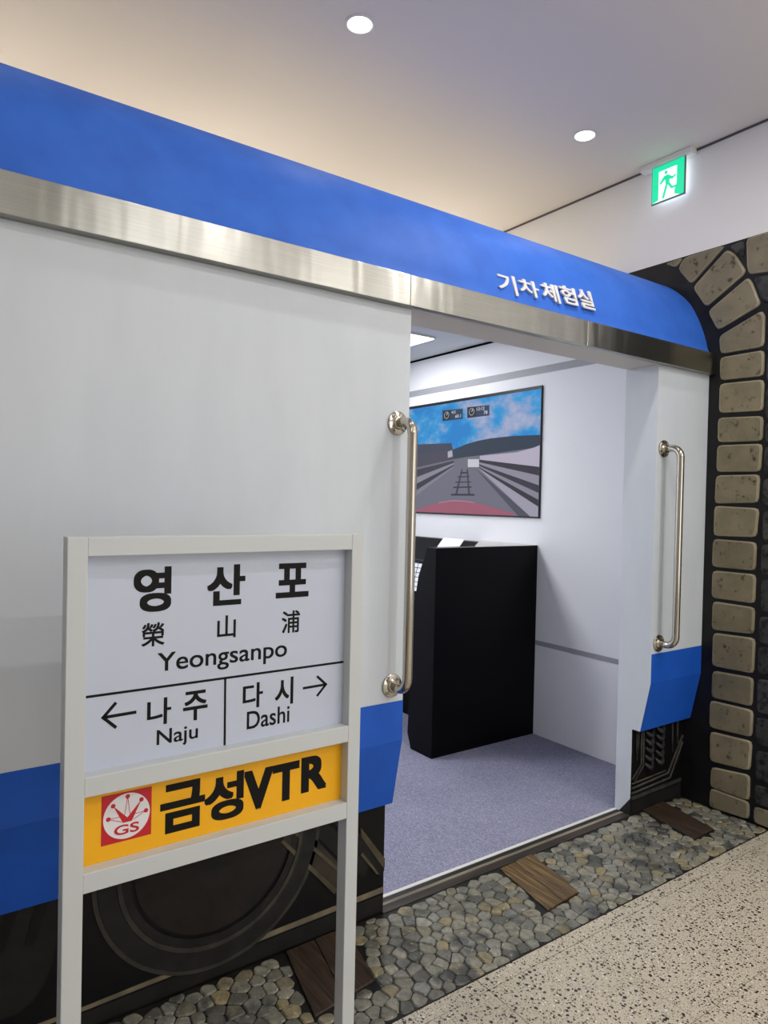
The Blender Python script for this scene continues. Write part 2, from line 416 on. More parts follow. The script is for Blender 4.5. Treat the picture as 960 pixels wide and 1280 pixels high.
# ------------------------------------------------------------------ tunnel mural on the end wall
mp_ = box('mural_panel', (XM-.003, XM, -.80, .115, 0., 2.8132), 'mural_black', wr)
mp2 = box('mural_panel', (XM-.003, XM, .1155, .24, 2.505, 2.8132), 'mural_black', wr)
box('mural_panel', (XM-.003, XM, .2405, .7, 2.675, 2.8132), 'mural_black', wr)
mp_['label'] = 'black painted tunnel mouth mural with tan stone blocks'
BL = [
[(0.267, 2.803), (0.157, 2.809), (0.197, 2.764)],
[(0.152, 2.808), (-0.069, 2.808), (0.11, 2.655), (0.189, 2.756)],
[(-0.076, 2.785), (-0.117, 2.75), (-0.172, 2.656), (-0.16, 2.635), (0.016, 2.526), (0.034, 2.532), (0.101, 2.637)],
[(-0.183, 2.62), (-0.206, 2.59), (-0.246, 2.485), (-0.236, 2.468), (-0.039, 2.39), (0.016, 2.496)],
[(-0.046, 2.36), (-0.254, 2.444), (-0.271, 2.417), (-0.269, 2.271), (-0.056, 2.27)],
[(-0.055, 2.254), (-0.272, 2.256), (-0.273, 2.133), (-0.058, 2.139)],
[(-0.057, 2.123), (-0.275, 2.117), (-0.275, 1.968), (-0.057, 1.977)],
[(-0.053, 1.954), (-0.276, 1.944), (-0.276, 1.825), (-0.055, 1.831)],
[(-0.053, 1.817), (-0.276, 1.813), (-0.272, 1.68), (-0.053, 1.683)],
[(-0.052, 1.667), (-0.269, 1.667), (-0.265, 1.532), (-0.048, 1.525)],
[(-0.048, 1.515), (-0.27, 1.506), (-0.261, 1.367), (-0.048, 1.363)],
[(-0.046, 1.349), (-0.263, 1.344), (-0.261, 1.208), (-0.044, 1.208)],
[(-0.047, 1.19), (-0.264, 1.191), (-0.263, 1.051), (-0.047, 1.052)],
[(-0.053, 1.036), (-0.264, 1.033), (-0.262, 0.904), (-0.053, 0.892)],
[(-0.06, 0.879), (-0.27, 0.887), (-0.268, 0.716), (-0.059, 0.711)],
[(-0.062, 0.689), (-0.268, 0.697), (-0.265, 0.558), (-0.061, 0.553)],
[(-0.054, 0.538), (-0.271, 0.542), (-0.268, 0.411), (-0.055, 0.4)],
[(-0.059, 0.382), (-0.27, 0.393), (-0.264, 0.249), (-0.063, 0.232)],
[(-0.069, 0.206), (-0.265, 0.229), (-0.265, .104), (-0.068, .104)],
[(-0.068, .100), (-0.265, .100), (-0.266, 0.014), (-0.066, 0.002)],
[(-0.17, 2.811), (-0.46, 2.811), (-0.46, 2.60), (-0.274, 2.62), (-0.189, 2.632), (-0.176, 2.668)]]
def rounded(poly, r, k=2):
    out = []; n_ = len(poly)
    for i in range(n_):
        p0, p, p1 = Vector(poly[i-1]), Vector(poly[i]), Vector(poly[(i+1) % n_])
        a = (p0-p); b = (p1-p); la, lb = a.length, b.length; q = min(r, la*.35, lb*.35)
        A = p+a.normalized()*q; B = p+b.normalized()*q
        for s in range(k+1):
            t = s/k; out.append(tuple((1-t)**2*A + 2*t*(1-t)*p + t*t*B))
    return out
def inset(poly, d):
    c = Vector((sum(p[0] for p in poly)/len(poly), sum(p[1] for p in poly)/len(poly)))
    return [tuple(c + (Vector(p)-c)*max(.3, 1-d/max(.01, (Vector(p)-c).length))) for p in poly]
def block(poly, parent, edge='block_edge', face='block', h=.010):
    base = rounded(poly, .022); mid = inset(base, .003); top = inset(base, .011); k = len(base); x = XM-.003
    verts = [(x, *p) for p in base] + [(x-h*.75, *p) for p in mid] + [(x-h, *p) for p in top]
    faces = []; mi = []
    for L in (0, 1):
        for i in range(k): faces.append((L*k+i, L*k+(i+1) % k, (L+1)*k+(i+1) % k, (L+1)*k+i)); mi.append(0)
    faces.append(tuple(2*k+i for i in range(k))); mi.append(1)
    return finish('stone_block', mesh_from(verts, faces, mi), [edge, face], parent)
for p in BL: block(p, mp_)
c2 = [(2.60, 2.478), (2.46, 2.30), (2.285, 2.10), (2.075, 1.928), (1.91, 1.815), (1.797, 1.663), (1.645, 1.517), (1.494, 1.347), (1.336, 1.193), (1.169, 1.019), (.995, .864), (.85, .72), (.698, .538), (.515, .385), (.358, .218), (.193, .103), (.088, .01)]
for i, (a, b) in enumerate(c2):
    yl = -.282 - .006*rnd.random() if b < 2.4 else -.222
    yr = -.50 + .05*(i % 2) + .02*rnd.random()
    dk = i not in (16,)
    pl = [(yl, a), (yr, a+.008), (yr, b+.004), (yl-.002, b)]
    if i == 0: pl = [(-.209, 2.613), (-.46, 2.585), (-.46, 2.478), (-.257, 2.477)]
    block(pl, mp_, 'block_dark' if dk else 'block', 'block_dark' if dk else 'block')
    block([(yr-.02, a), (-.76+.05*(i % 2), a), (-.76+.05*(i % 2), b), (yr-.02, b)], mp_, 'block_dark', 'block_dark')
block([(-.081, 2.798), (-.160, 2.806), (-.161, 2.73), (-.151, 2.72)], mp_, 'block_dark', 'block_dark', .006)

# ------------------------------------------------------------------ train
train = thing('train_carriage', 'white mock train carriage with blue curved roof, blue skirt and open doorway', 'train', (2.0, 0, 0))
prism('body_panel', [(0, ZB), (YJ, ZB), (YJ, ZS-.001), (0, ZS-.001)], 'x', XL+.02, XO, 'train_white', train, .0012)
prism('body_panel', [(0, ZB), (YJ, ZB), (YJ, ZS-.001), (0, ZS-.001)], 'x', XJ+.003, XM-.004, 'train_white', train)
def skirt(x0, x1):
    prism('skirt_panel', [(-.0008, ZC), (YJ, ZC), (YJ, ZB), (-.0008, ZB)], 'x', x0, x1, 'skirt_blue', train)
    prism('skirt_panel', [(-.0008, ZC), (YK, ZK), (YJ, ZK), (YJ, ZC)], 'x', x0, x1, 'skirt_blue', train)
skirt(XL+.02, XO); skirt(XJ+.003, XM-.004)
jb = prism('door_jamb', [(0, ZS-.001), (-.0005, ZC), (YK, ZK+.002), (YU+.0006, ZK+.002), (YU+.0006, .002), (YJ+.003, .002), (YJ+.003, ZS-.001)], 'x', XJ-.002, XJ+.0028, 'train_white', train)
prism('jamb_base', [(.166, .004), (.150, .006), (.086, .089), (.0875, .002), (.1, .002)], 'x', XJ-.005, XJ-.002, 'sill_dark', jb)
box('door_header', (XL+.02, XM-.004, .0005, YJ, ZS, 2.276), 'soffit', train)
box('header_back', (XL+.02, XM-.004, .165, YJ, 2.2765, 2.585), 'soffit', train)
# roof shell
prof = [(0.0, 2.279), (.013, 2.312), (.024, 2.357), (.040, 2.405), (.066, 2.468), (.098, 2.531), (.125, 2.570), (.155, 2.603), (.205, 2.648), (.257, 2.683), (.335, 2.722), (.421, 2.758), (.55, 2.80), (.62, 2.815)]
def smooth_prof(p, k=4):
    out = []
    for i in range(len(p)-1):
        p0 = Vector(p[max(i-1, 0)]); p1 = Vector(p[i]); p2 = Vector(p[i+1]); p3 = Vector(p[min(i+2, len(p)-1)])
        for s in range(k):
            t = s/k; out.append(tuple(.5*((2*p1)+(p2-p0)*t+(2*p0-5*p1+4*p2-p3)*t*t+(3*p1-p0-3*p2+p3)*t**3)))
    out.append(p[-1]); return out
pf = smooth_prof(prof)
inner = [(y+.018, z-.012) for (y, z) in pf[::-1]]
rp = prism_me(pf+inner, 'x', XL+.02, XM-.004)
for f in rp.polygons: f.use_smooth = abs(f.normal.x) < .5
rp.materials.append(M['train_blue'])
try: rp.set_sharp_from_angle(angle=radians(40))
except Exception: pass
ro = bpy.data.objects.new('roof_shell', rp); COL.objects.link(ro); ro.parent = train; ro.location = (-2.0, 0, 0)
box('roof_deck', (XL+.02, XM-.004, .605, 3.5, 2.79, 2.815), 'wall', train)  # unseen pale deck added so neutral light, not blue, bounces to the ceiling
# stainless strip with its joints
for a, b in ((XL+.02, -.6), (-.6, 1.428), (1.428, 2.36), (2.36, XM-.004)):
    box('steel_strip', (a+.0006, b-.0006, -.035, -.0005, ZS, 2.276), 'brushed', train, .0012)
# raised letters on the roof edge
for ch, (x0, x1, z0, z1) in (('기', (1.888, 1.992, 2.317, 2.402)), ('차', (2.003, 2.118, 2.330, 2.402)), ('체', (2.135, 2.240, 2.332, 2.415)), ('험', (2.250, 2.350, 2.342, 2.424)), ('실', (2.360, 2.462, 2.343, 2.432))):
    text_to('roof_letter', ch, x0, x1, z0, z1, .018, 'letter_white', train, 0., .013, .021, .33)

# undercarriage: recessed black panel with the wheel and frame in low relief
def under(x0, x1): return box('undercarriage_panel', (x0, x1, YU, YJ, 0.0, ZK-.0005), 'under_black', train)
ul = under(XL+.02, XO-.0005); ur = under(XJ+.003, XM-.004)
ul['label'] = 'black undercarriage panel with wheel behind the station sign'; ur['label'] = 'black undercarriage panel with coil springs beside the stone mural'
def arc(cx, cz, r, a0, a1, k): return [(cx+r*cos(radians(a0+(a1-a0)*i/k)), cz+r*sin(radians(a0+(a1-a0)*i/k))) for i in range(k+1)]
def ring_me(cx, cz, ro_, ri, y0, y1, a0=178, a1=362, k=48):
    o = arc(cx, cz, ro_, a0, a1, k); i = arc(cx, cz, ri, a0, a1, k); verts = []; faces = []
    for (p, q) in zip(o, i): verts += [(p[0], y0, p[1]), (p[0], y1, p[1]), (q[0], y0, q[1]), (q[0], y1, q[1])]
    for s in range(k):
        a = 4*s; b = a+4; faces += [(a, b, b+1, a+1), (a+2, a+3, b+3, b+2), (a+1, b+1, b+3, a+3), (a, a+2, b+2, b)]
    faces += [(0, 1, 3, 2), (4*k, 4*k+2, 4*k+3, 4*k+1)]
    return mesh_from(verts, faces)
def plate(name, poly, matn, parent, d=.005, y=YU): return finish(name, prism_me(poly, 'y', y-d, y-.0002), matn, parent)
WC = (.818, .409)
finish('wheel_tread', ring_me(*WC, .352, .300, YU-.009, YU-.0002), 'tread', ul)
finish('wheel_flange', ring_me(*WC, .366, .353, YU-.006, YU-.0002), 'tread_edge', ul)
finish('wheel_groove', ring_me(*WC, .299, .286, YU-.011, YU-.0002), 'tread_edge', ul)
finish('wheel_groove', ring_me(*WC, .285, .262, YU-.007, YU-.0002), 'tread', ul)
finish('wheel_hub', prism_me(arc(*WC, .250, 180, 360, 40), 'y', YU-.004, YU-.0002), 'hub', ul)
finish('axle_cap', prism_me(arc(.80, .409, .055, 180, 360, 16), 'y', YU-.010, YU-.0041), 'strut_dark', ul)
plate('painted_rail', [(XL+.03, .060), (.443, .061), (XO-.002, .080), (XO-.002, .099), (.9, .086), (.443, .072), (XL+.03, .072)], 'rail', ul, .003)
plate('painted_sleeper_band', [(XL+.03, .004), (XO-.002, .012), (XO-.002, .072), (.443, .055), (XL+.03, .054)], 'strut_dark', ul, .002)
S1 = [(1.041, .372), (1.249, .146), (1.262, .150), (1.30, .20), (1.13, .395), (1.05, .395)]
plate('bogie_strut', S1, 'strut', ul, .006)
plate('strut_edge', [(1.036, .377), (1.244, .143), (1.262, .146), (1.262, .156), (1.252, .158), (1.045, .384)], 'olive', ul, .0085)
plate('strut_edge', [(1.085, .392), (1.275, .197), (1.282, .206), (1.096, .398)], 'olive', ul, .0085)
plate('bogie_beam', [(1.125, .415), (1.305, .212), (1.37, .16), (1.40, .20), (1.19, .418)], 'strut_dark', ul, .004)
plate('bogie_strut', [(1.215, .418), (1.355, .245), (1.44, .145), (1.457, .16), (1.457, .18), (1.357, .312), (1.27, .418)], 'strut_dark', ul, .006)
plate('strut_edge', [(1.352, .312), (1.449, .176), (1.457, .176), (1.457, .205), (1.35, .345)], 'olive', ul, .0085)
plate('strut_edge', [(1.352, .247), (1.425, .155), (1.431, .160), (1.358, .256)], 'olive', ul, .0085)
# second wheel guard at the far left
plate('axle_box', [(-.35, .135), (.20, .127), (.269, .124), (.307, .143), (.335, .18), (.352, .225), (.362, .275), (.366, .34), (.36, .418), (-.4, .418)], 'strut_dark', ul, .008)
for (x0, z0) in ((.296, .300), (.222, .305), (.15, .30)):
    plate('slot', rounded([(x0-.012, z0), (x0+.014, z0-.006), (x0+.052, .416), (x0+.018, .416)], .012), 'under_black', ul, .0095)
# pipes and springs at the right-hand end
def pipe(pts, r=.005, matn='pipe', parent=None):
    parent = parent or ur
    return finish('pipe', tube_me([(x, YU-.004, z) for x, z in pts], r, 8), matn, parent, True)
pipe([(2.958, .415), (2.960, .264)], .004); pipe([(2.972, .415), (2.972, .29)], .003)
pipe([(2.996, .415), (2.998, .236), (2.93, .176)], .005); pipe([(3.012, .415), (3.016, .228), (2.945, .160)], .005)
pipe([(3.255, .415), (3.262, .249)], .005); pipe([(3.300, .415), (3.303, .285)], .006)
pipe([(3.352, .320), (3.228, .146), (2.93, .132)], .006); pipe([(3.352, .285), (3.246, .118), (2.93, .108)], .006)
pipe([(2.93, .155), (3.21, .163)], .004, 'olive')
plate('painted_rail', [(2.93, .074), (3.35, .078), (3.35, .096), (2.93, .092)], 'pipe', ur, .004)
plate('painted_sleeper_band', [(2.93, .004), (3.35, .004), (3.35, .07), (2.93, .068)], 'strut_dark', ur, .002)
for cx_, zz0 in ((3.062, .215), (3.150, .222)):
    for k in range(5):
        z = zz0 + k*.040
        pts = [(cx_-.032+.064*i/10, YU-.002-.012*sin(pi*i/10), z+.010-.014*sin(pi*i/10)+.02*abs(i/10-.5)) for i in range(11)]
        finish('spring_coil', tube_me(pts, [.006+.007*sin(pi*i/10) for i in range(11)], 8), 'coil', ur, True)
# door sill: flat painted bands
box('door_sill', (XO-.02, XJ-.002, .166, YJ+.008, .0, .0065), 'sill_white', train)
box('door_sill', (XO, XJ-.004, .142, .1655, .0, .004), 'sill_dark', train)
box('door_sill', (XO, XJ-.004, .126, .1415, .0, .005), 'sill_tan', train)
box('door_sill', (XO, XJ-.004, .086, .1255, .0, .004), 'sill_brown', train)

# grab bars
def grab_bar(x, z0, z1, label):
    off = .09; r = .017; R = .045
    pts = [(x, -.001, z1), (x, -(off-R), z1)]
    for i in range(1, 9):
        a = pi/2*i/8; pts.append((x, -(off-R)-R*sin(a), z1-R+R*cos(a)))
    for i in range(0, 9):
        a = pi/2*i/8; pts.append((x, -(off-R)-R*cos(a), z0+R-R*sin(a)))
    pts.append((x, -.001, z0))
    g = finish('grab_bar', tube_me(pts, r, 20), 'steel', train, True)
    g['label'] = label
    for z in (z0, z1):
        fl_ = finish('flange', lathe_me([(.041, .0), (.041, .004), (.0385, .006), (.024, .0066), (.0222, .0075), (.0212, .014), (.0175, .0155)], (x, -.0009, z), (0, -1, 0), 32), 'steel', g, False)
        for f in fl_.data.polygons: f.use_smooth = True
        for k in range(4):
            a = radians(45+90*k); finish('screw', lathe_me([(.0066, .0), (.0062, .0025), (.003, .0042)], (x+.0315*cos(a), -.0072, z+.0315*sin(a)), (0, -1, 0), 10), 'screw', g)
grab_bar(1.408, .862, 1.771, 'steel grab bar left of the doorway'); grab_bar(2.976, .852, 1.779, 'steel grab bar right of the doorway')

# ------------------------------------------------------------------ ballast bed with sleepers along the train
bed = thing('track_bed', 'printed strip of grey cobbles with timber sleepers along foot of train', 'track bed', (2.0, -.13, 0))
box('bed_sheet', (XL+.02, XM-.004, YB, YU-.003, -.0055, .0008), 'bed', bed)
box('bed_sheet', (XO, XJ-.006, YU-.0029, .0855, -.0055, .0008), 'bed', bed)
SL = [[(1.062, .084), (1.295, .088), (1.232, -.190), (1.000, -.222)], [(2.032, .073), (2.229, .083), (2.168, -.215), (1.975, -.233)], [(3.018, .088), (3.194, .088), (3.127, -.216), (2.962, -.219)],
      [(.10, .084), (.31, .088), (.25, -.20), (.04, -.222)], [(-.86, .084), (-.65, .088), (-.71, -.20), (-.92, -.222)]]
for q, dk in zip(SL, (1, 0, 1, 1, 1)):
    n_pl = 2
    for k in range(n_pl):   # each sleeper reads as two planks split by a crack
        def lerp(a, b, t): return (a[0]+(b[0]-a[0])*t, a[1]+(b[1]-a[1])*t)
        t0, t1 = ((0, .47), (.478, 1))[k]
        poly = [lerp(q[0], q[1], t0), lerp(q[0], q[1], t1), lerp(q[3], q[2], t1), lerp(q[3], q[2], t0)]
        finish('sleeper_plank', prism_me(poly, 'z', .0005, .009+.001*k, .0025), 'sleeper_dark' if dk else 'sleeper', bed)
# Voronoi cobbles
seeds = []
sx, sy = .054, .043
jmax = int((.09-YB)/sy)+2
i0, i1 = int(-1.5/sx), int(XM/sx)+2
for i in range(i0, i1):
    for j in range(-1, jmax):
        seeds.append((i*sx + (.5*sx if j % 2 else 0) + rnd.uniform(-.33, .33)*sx, YB + (j+.5)*sy + rnd.uniform(-.33, .33)*sy))
def clip(poly, px, py, nx_, ny_):   # keep the side where (p-P).n <= 0
    out = []; k = len(poly)
    for i in range(k):
        a = poly[i]; b = poly[(i+1) % k]
        da = (a[0]-px)*nx_+(a[1]-py)*ny_; db = (b[0]-px)*nx_+(b[1]-py)*ny_
        if da <= 0: out.append(a)
        if (da < 0) != (db < 0) and da != db:
            t = da/(da-db); out.append((a[0]+(b[0]-a[0])*t, a[1]+(b[1]-a[1])*t))
    return out
def quad_out(q, p):   # signed distance outside each edge (quads run clockwise seen from above)
    best = (-9, None)
    for i in range(4):
        a = q[i]; b = q[(i+1) % 4]; ex, ey = b[0]-a[0], b[1]-a[1]; L = sqrt(ex*ex+ey*ey); nx_, ny_ = -ey/L, ex/L
        d = (p[0]-a[0])*nx_+(p[1]-a[1])*ny_
        if d > best[0]: best = (d, (a, nx_, ny_))
    return best
cells = []
grid = {}
for s in seeds: grid.setdefault((int(s[0]//.06), int(s[1]//.06)), []).append(s)
for s in seeds:
    if not (YB < s[1] < .083 and -1.4 < s[0] < XM-.008): continue
    if any(quad_out(q, s)[0] < .004 for q in SL): continue
    poly = [(s[0]-.06, s[1]-.06), (s[0]+.06, s[1]-.06), (s[0]+.06, s[1]+.06), (s[0]-.06, s[1]+.06)]
    gx, gy = int(s[0]//.06), int(s[1]//.06)
    for ax in range(gx-2, gx+3):
        for ay in range(gy-2, gy+3):
            for t in grid.get((ax, ay), ()):
                if t is s: continue
                dx, dy = t[0]-s[0], t[1]-s[1]
                if dx*dx+dy*dy < .0001: continue
                poly = clip(poly, (s[0]+t[0])/2, (s[1]+t[1])/2, dx, dy)
                if len(poly) < 3: break
            if len(poly) < 3: break
        if len(poly) < 3: break
    if len(poly) < 3: continue
    for (px, py, a, b) in ((0, YB+.002, 0, -1), (0, .0835, 0, 1), (XM-.0145, 0, 1, 0)): 
        if len(poly) >= 3: poly = clip(poly, px, py, a, b)
    for q in SL:
        d, e = quad_out(q, s)
        if d < .1 and len(poly) >= 3: poly = clip(poly, e[0][0]+e[1]*.003, e[0][1]+e[2]*.003, -e[1], -e[2])
    if len(poly) < 3: continue
    # drop slivers, pull in for the joint, round the corners
    ar = abs(sum(poly[i-1][0]*poly[i][1]-poly[i][0]*poly[i-1][1] for i in range(len(poly))))/2
    if ar < .00022: continue
    pp = [poly[0]]
    for v in poly[1:]:
        if (v[0]-pp[-1][0])**2+(v[1]-pp[-1][1])**2 > .000025: pp.append(v)
    if len(pp) < 3: continue
    cells.append(((s[0]-CAM_POS.x)**2+(s[1]-CAM_POS.y)**2, pp))
cells.sort(key=lambda c: c[0])
def stone_geo(poly):
    base = rounded(inset(poly, .0016), .0045, 1); top = inset(base, .004); k = len(base); h = .0035+.004*rnd.random()
    cx = sum(p[0] for p in base)/k; cy = sum(p[1] for p in base)/k
    tilt = (rnd.uniform(-.05, .05), rnd.uniform(-.05, .05))
    V = [(p[0], p[1], .0009) for p in base]+[(p[0], p[1], h+(p[0]-cx)*tilt[0]+(p[1]-cy)*tilt[1]) for p in top]+[(cx, cy, h+.0012)]
    F = [(i, (i+1) % k, k+(i+1) % k, k+i) for i in range(k)]+[(k+i, k+(i+1) % k, 2*k) for i in range(k)]
    return V, F
n_part = 296
# nearest stones that the camera sees (right of the sign post) become single parts
vis = [c for c in cells if c[1][0][0] > .42]
hid = [c for c in cells if c[1][0][0] <= .42]
for _, pl in vis[:n_part]:
    V, F = stone_geo(pl); finish('cobble', mesh_from(V, F), 'stone', bed)
V = []; F = []
for _, pl in vis[n_part:]+hid:
    v, f = stone_geo(pl); k = len(V); V += v; F += [tuple(k+i for i in ff) for ff in f]
st = finish('cobbles', mesh_from(V, F), 'stone', bed); st['kind'] = 'stuff'

# ------------------------------------------------------------------ station sign
sg = thing('station_sign', 'white framed free-standing station name board in front of the train', 'sign', (.61, -.5, 0))
sx0, sx1, syf, syb = .2675, .9515, -.5, -.46
ix0, ix1 = .3055, .9165
box('post', (sx0, ix0, syf, syb, .0, 1.418), 'sign_frame', sg, .0018)
box('post', (ix1, sx1, syf, syb, .0, 1.418), 'sign_frame', sg, .0018)
for z0, z1 in ((1.3795, 1.4175), (.9035, .9435), (.7125, .7525)):
    box('rail', (ix0-.0005, ix1+.0005, syf+.0004, syb-.0004, z0, z1), 'sign_frame', sg, .0018)
for x in (sx0+.019, sx1-.019): box('foot', (x-.03, x+.03, -.60, -.362, .0005, .012), 'sign_frame', sg, .003)
yp = -.470
name_panel = box('name_panel', (ix0-.001, ix1+.001, yp, yp+.008, .9425, 1.3805), 'sign_panel', sg)
ad_panel = box('brand_panel', (ix0-.001, ix1+.001, yp, yp+.008, .7515, .9045), 'yellow', sg)
def lt(s, x0, x1, z0, z1, bold=0., pan=None, matn='ink'): return text_to('lettering', s, x0, x1, z0, z1, yp-.0001, matn, pan or name_panel, bold)
lt('영', .401, .480, 1.257, 1.352, .034); lt('산', .559, .649, 1.260, 1.351, .034); lt('포', .726, .813, 1.267, 1.349, .034)
lt('榮', .419, .467, 1.184, 1.234, .016); lt('山', .584, .628, 1.186, 1.237, .016); lt('浦', .743, .791, 1.183, 1.236, .016)
lt('Yeongsanpo', .453, .758, 1.116, 1.168, .010)
lt('나', .433, .484, 1.015, 1.072, .02); lt('주', .510, .565, 1.012, 1.077, .02)
lt('다', .648, .698, 1.018, 1.076, .02); lt('시', .729, .777, 1.013, 1.078, .02)
lt('Naju', .454, .544, .962, 1.004, .010); lt('Dashi', .659, .768, .970, 1.011, .010)
def stroke(pts, w_, pan=name_panel, matn='ink', y=yp-.0001, d=.0004, nm='line'): return finish(nm, ribbon_me(pts, w_, y, d), matn, pan)
stroke([(ix0, 1.0955), (ix1, 1.0965)], .0052); stroke([(.605, 1.0955), (.6065, .944)], .005)
stroke([(.348, 1.049), (.411, 1.050)], .0065, nm='arrow'); stroke([(.370, 1.076), (.345, 1.049), (.371, 1.024)], .0065, nm='arrow')
stroke([(.803, 1.0455), (.864, 1.0465)], .006, nm='arrow'); stroke([(.841, 1.070), (.867, 1.0465), (.842, 1.021)], .006, nm='arrow')
# brand panel
lt('금', .464, .563, .776, .882, .040, ad_panel); lt('성', .561, .655, .775, .879, .036, ad_panel)
lt('V', .655, .728, .779, .873, .045, ad_panel); lt('T', .727, .798, .783, .873, .045, ad_panel); lt('R', .803, .874, .790, .876, .045, ad_panel)
em = box('emblem', (.3445, .4455, yp-.0004, yp-.0001, .785, .887), 'red', ad_panel)
ec = (.395, .8365)
finish('emblem_disc', prism_me(arc(*ec, .047, 0, 352.5, 47), 'y', yp-.0008, yp-.0004), 'logo_white', ad_panel)
def uv(u, v): return (.3445+.101*u, .887-.102*v)
dots = [(.135, .485), (.225, .235), (.51, .10), (.79, .225), (.885, .475)]
yl = yp-.0008
parts_ = []
for (u, v) in dots: parts_.append(prism_me(arc(*uv(u, v), .0046, 0, 340, 17), 'y', yl-.0004, yl))
parts_.append(prism_me([uv(.225, .235), uv(.51, .53), uv(.79, .225), uv(.60, .62), uv(.42, .62)], 'y', yl-.0004, yl))
for (u, v), (a, b) in zip((dots[0], dots[2], dots[4]), (((.36, .49), (.40, .60)), ((.455, .47), (.56, .47)), ((.66, .49), (.63, .60)))):
    for e in (a, b): parts_.append(ribbon_me([uv(u, v), uv(*e)], .0012, yl, .0003))
finish('emblem_crown', join_me(parts_), 'red', ad_panel)
text_to('emblem_letters', 'GS', uv(.25, 0)[0], uv(.75, 0)[0], uv(0, .86)[1], uv(0, .66)[1], yl, 'red', ad_panel, -.02)

# ------------------------------------------------------------------ wall television
TY1, TY0, TZ0, TZ1 = 2.68, 1.155, 1.412, 2.2732
tv = thing('wall_television', 'large flat screen on cab wall showing a simulated railway track', 'television', (XE, 1.9, 1.42))
box('bezel', (XE-.014, XE-.0005, TY0, TY1, TZ0, TZ1), 'bezel', tv, .002)
xs_ = XE-.014
def tvp(s, t): return (TY1-.006-(TY1-TY0-.012)*s, TZ0+.010+(TZ1-TZ0-.032)*t)
LAY = [
 ('s_sky', [(0, 0), (1, 0), (1, 1), (0, 1)]),
 ((42, 56, 74), [(0.433, 0.575), (0.535, 0.616), (0.61, 0.635), (0.697, 0.647), (0.834, 0.650), (1, 0.640), (1, 0.52), (0.863, 0.50), (0.628, 0.49), (0.44, 0.49)]),
 ((60, 66, 86), [(0, .66), (0.421, 0.635), (0.435, 0.569), (0, 0.545)]),
 ((70, 68, 84), [(0, 0.555), (0.435, 0.575), (0.443, 0.484), (0, 0.39)]),
 ((112, 112, 128), [(0, .40), (0.443, 0.488), (0.522, 0.50), (0.628, 0.508), (1, 0.545), (1, 0), (0, 0)]),
 ((186, 178, 198), [(0.628, 0.504), (0.863, 0.515), (0.97, .545), (1, 0.56), (1, 0.37), (0.628, 0.472)]),
 ((50, 48, 60), [(0.624, 0.472), (1, 0.39), (1, 0.318), (0.624, 0.45)]),
 ((146, 142, 158), [(0.624, 0.45), (1, 0.322), (1, 0.246), (0.625, 0.432)]),
 ((54, 52, 66), [(0.625, 0.432), (1, 0.246), (1, 0.186), (0.625, 0.418)]),
 ((138, 134, 150), [(0.625, 0.418), (1, 0.186), (1, 0.133), (0.622, 0.409)]),
 ((48, 46, 58), [(0.622, 0.409), (1, 0.133), (1, 0.08), (0.618, 0.404)]),
 ((162, 158, 176), [(0.615, 0.404), (1, 0.078), (1, 0), (0.955, 0)]),
 ((78, 76, 92), [(0.600, 0.398), (0.955, 0), (0.885, 0)]),
 ((58, 56, 70), [(0, .375), (0.443, 0.475), (0.444, 0.456), (0, 0.275)]),
 ((140, 138, 152), [(0, .275), (0.444, 0.456), (0.444, 0.439), (0, 0.19)]),
 ((54, 52, 66), [(0, .19), (0.444, 0.439), (0.444, 0.428), (0, 0.10)]),
 ((132, 130, 146), [(0, .10), (0.444, 0.428), (0.444, 0.416), (0, 0.03)]),
 ((206, 206, 214), [(0.545, 0.481), (0.624, 0.476), (0.625, 0.407), (0.547, 0.411)]),
 ((178, 180, 192), [(0.395, 0.560), (0.428, 0.570), (0.433, 0.513), (0.397, 0.503)]),
 ((66, 62, 76), [(0.502, 0.397), (0.511, 0.396), (0.473, 0.164), (0.457, 0.164)]),
 ((66, 62, 76), [(0.539, 0.395), (0.549, 0.394), (0.567, 0.169), (0.553, 0.169)]),
 ((56, 52, 66), [(0.493, 0.369), (0.548, 0.371), (0.548, 0.356), (0.493, 0.354)]),
 ((56, 52, 66), [(0.475, 0.333), (0.559, 0.334), (0.561, 0.324), (0.473, 0.323)]),
 ((56, 52, 66), [(0.46, 0.285), (0.572, 0.286), (0.574, 0.276), (0.458, 0.275)]),
 ((52, 48, 62), [(0.445, 0.240), (0.576, 0.242), (0.578, 0.230), (0.443, 0.228)]),
 ((48, 44, 58), [(0.43, 0.176), (0.597, 0.176), (0.6, 0.161), (0.428, 0.160)]),
 ((160, 92, 112), [(.1, 0), (0.141, 0.015), (0.283, 0.08), (0.434, 0.115), (0.529, 0.113), (0.621, 0.097), (0.737, 0.062), (0.846, 0.022), (.88, 0)]),
 ((188, 130, 146), [(0.335, .098), (.434, .118), (.529, .116), (.60, .103), (.60, .096), (.529, .108), (.434, .11), (.335, .09)]),
 ((36, 54, 84), [(0.348, 0.942), (0.501, 0.932), (0.502, 0.842), (0.35, 0.844)]),
 ((36, 54, 84), [(0.533, 0.938), (0.686, 0.930), (0.688, 0.842), (0.535, 0.842)]),
 ((18, 20, 28), [(0.352, 0.938), (0.41, 0.935), (0.41, 0.85), (0.352, 0.848)]),
 ((18, 20, 28), [(0.537, 0.934), (0.595, 0.931), (0.595, 0.85), (0.537, 0.848)]),
]
for cx_, in ((.381,), (.566,)):
    LAY.append(((150, 156, 168), [(cx_+.020*cos(a*pi/5), .893+.034*sin(a*pi/5)) for a in range(10)]))
    LAY.append(((18, 20, 28), [(cx_+.015*cos(a*pi/5), .893+.026*sin(a*pi/5)) for a in range(10)]))
    LAY.append(((210, 214, 222), [(cx_-.002, .893), (cx_+.003, .893), (cx_+.010, .912), (cx_+.006, .914)]))
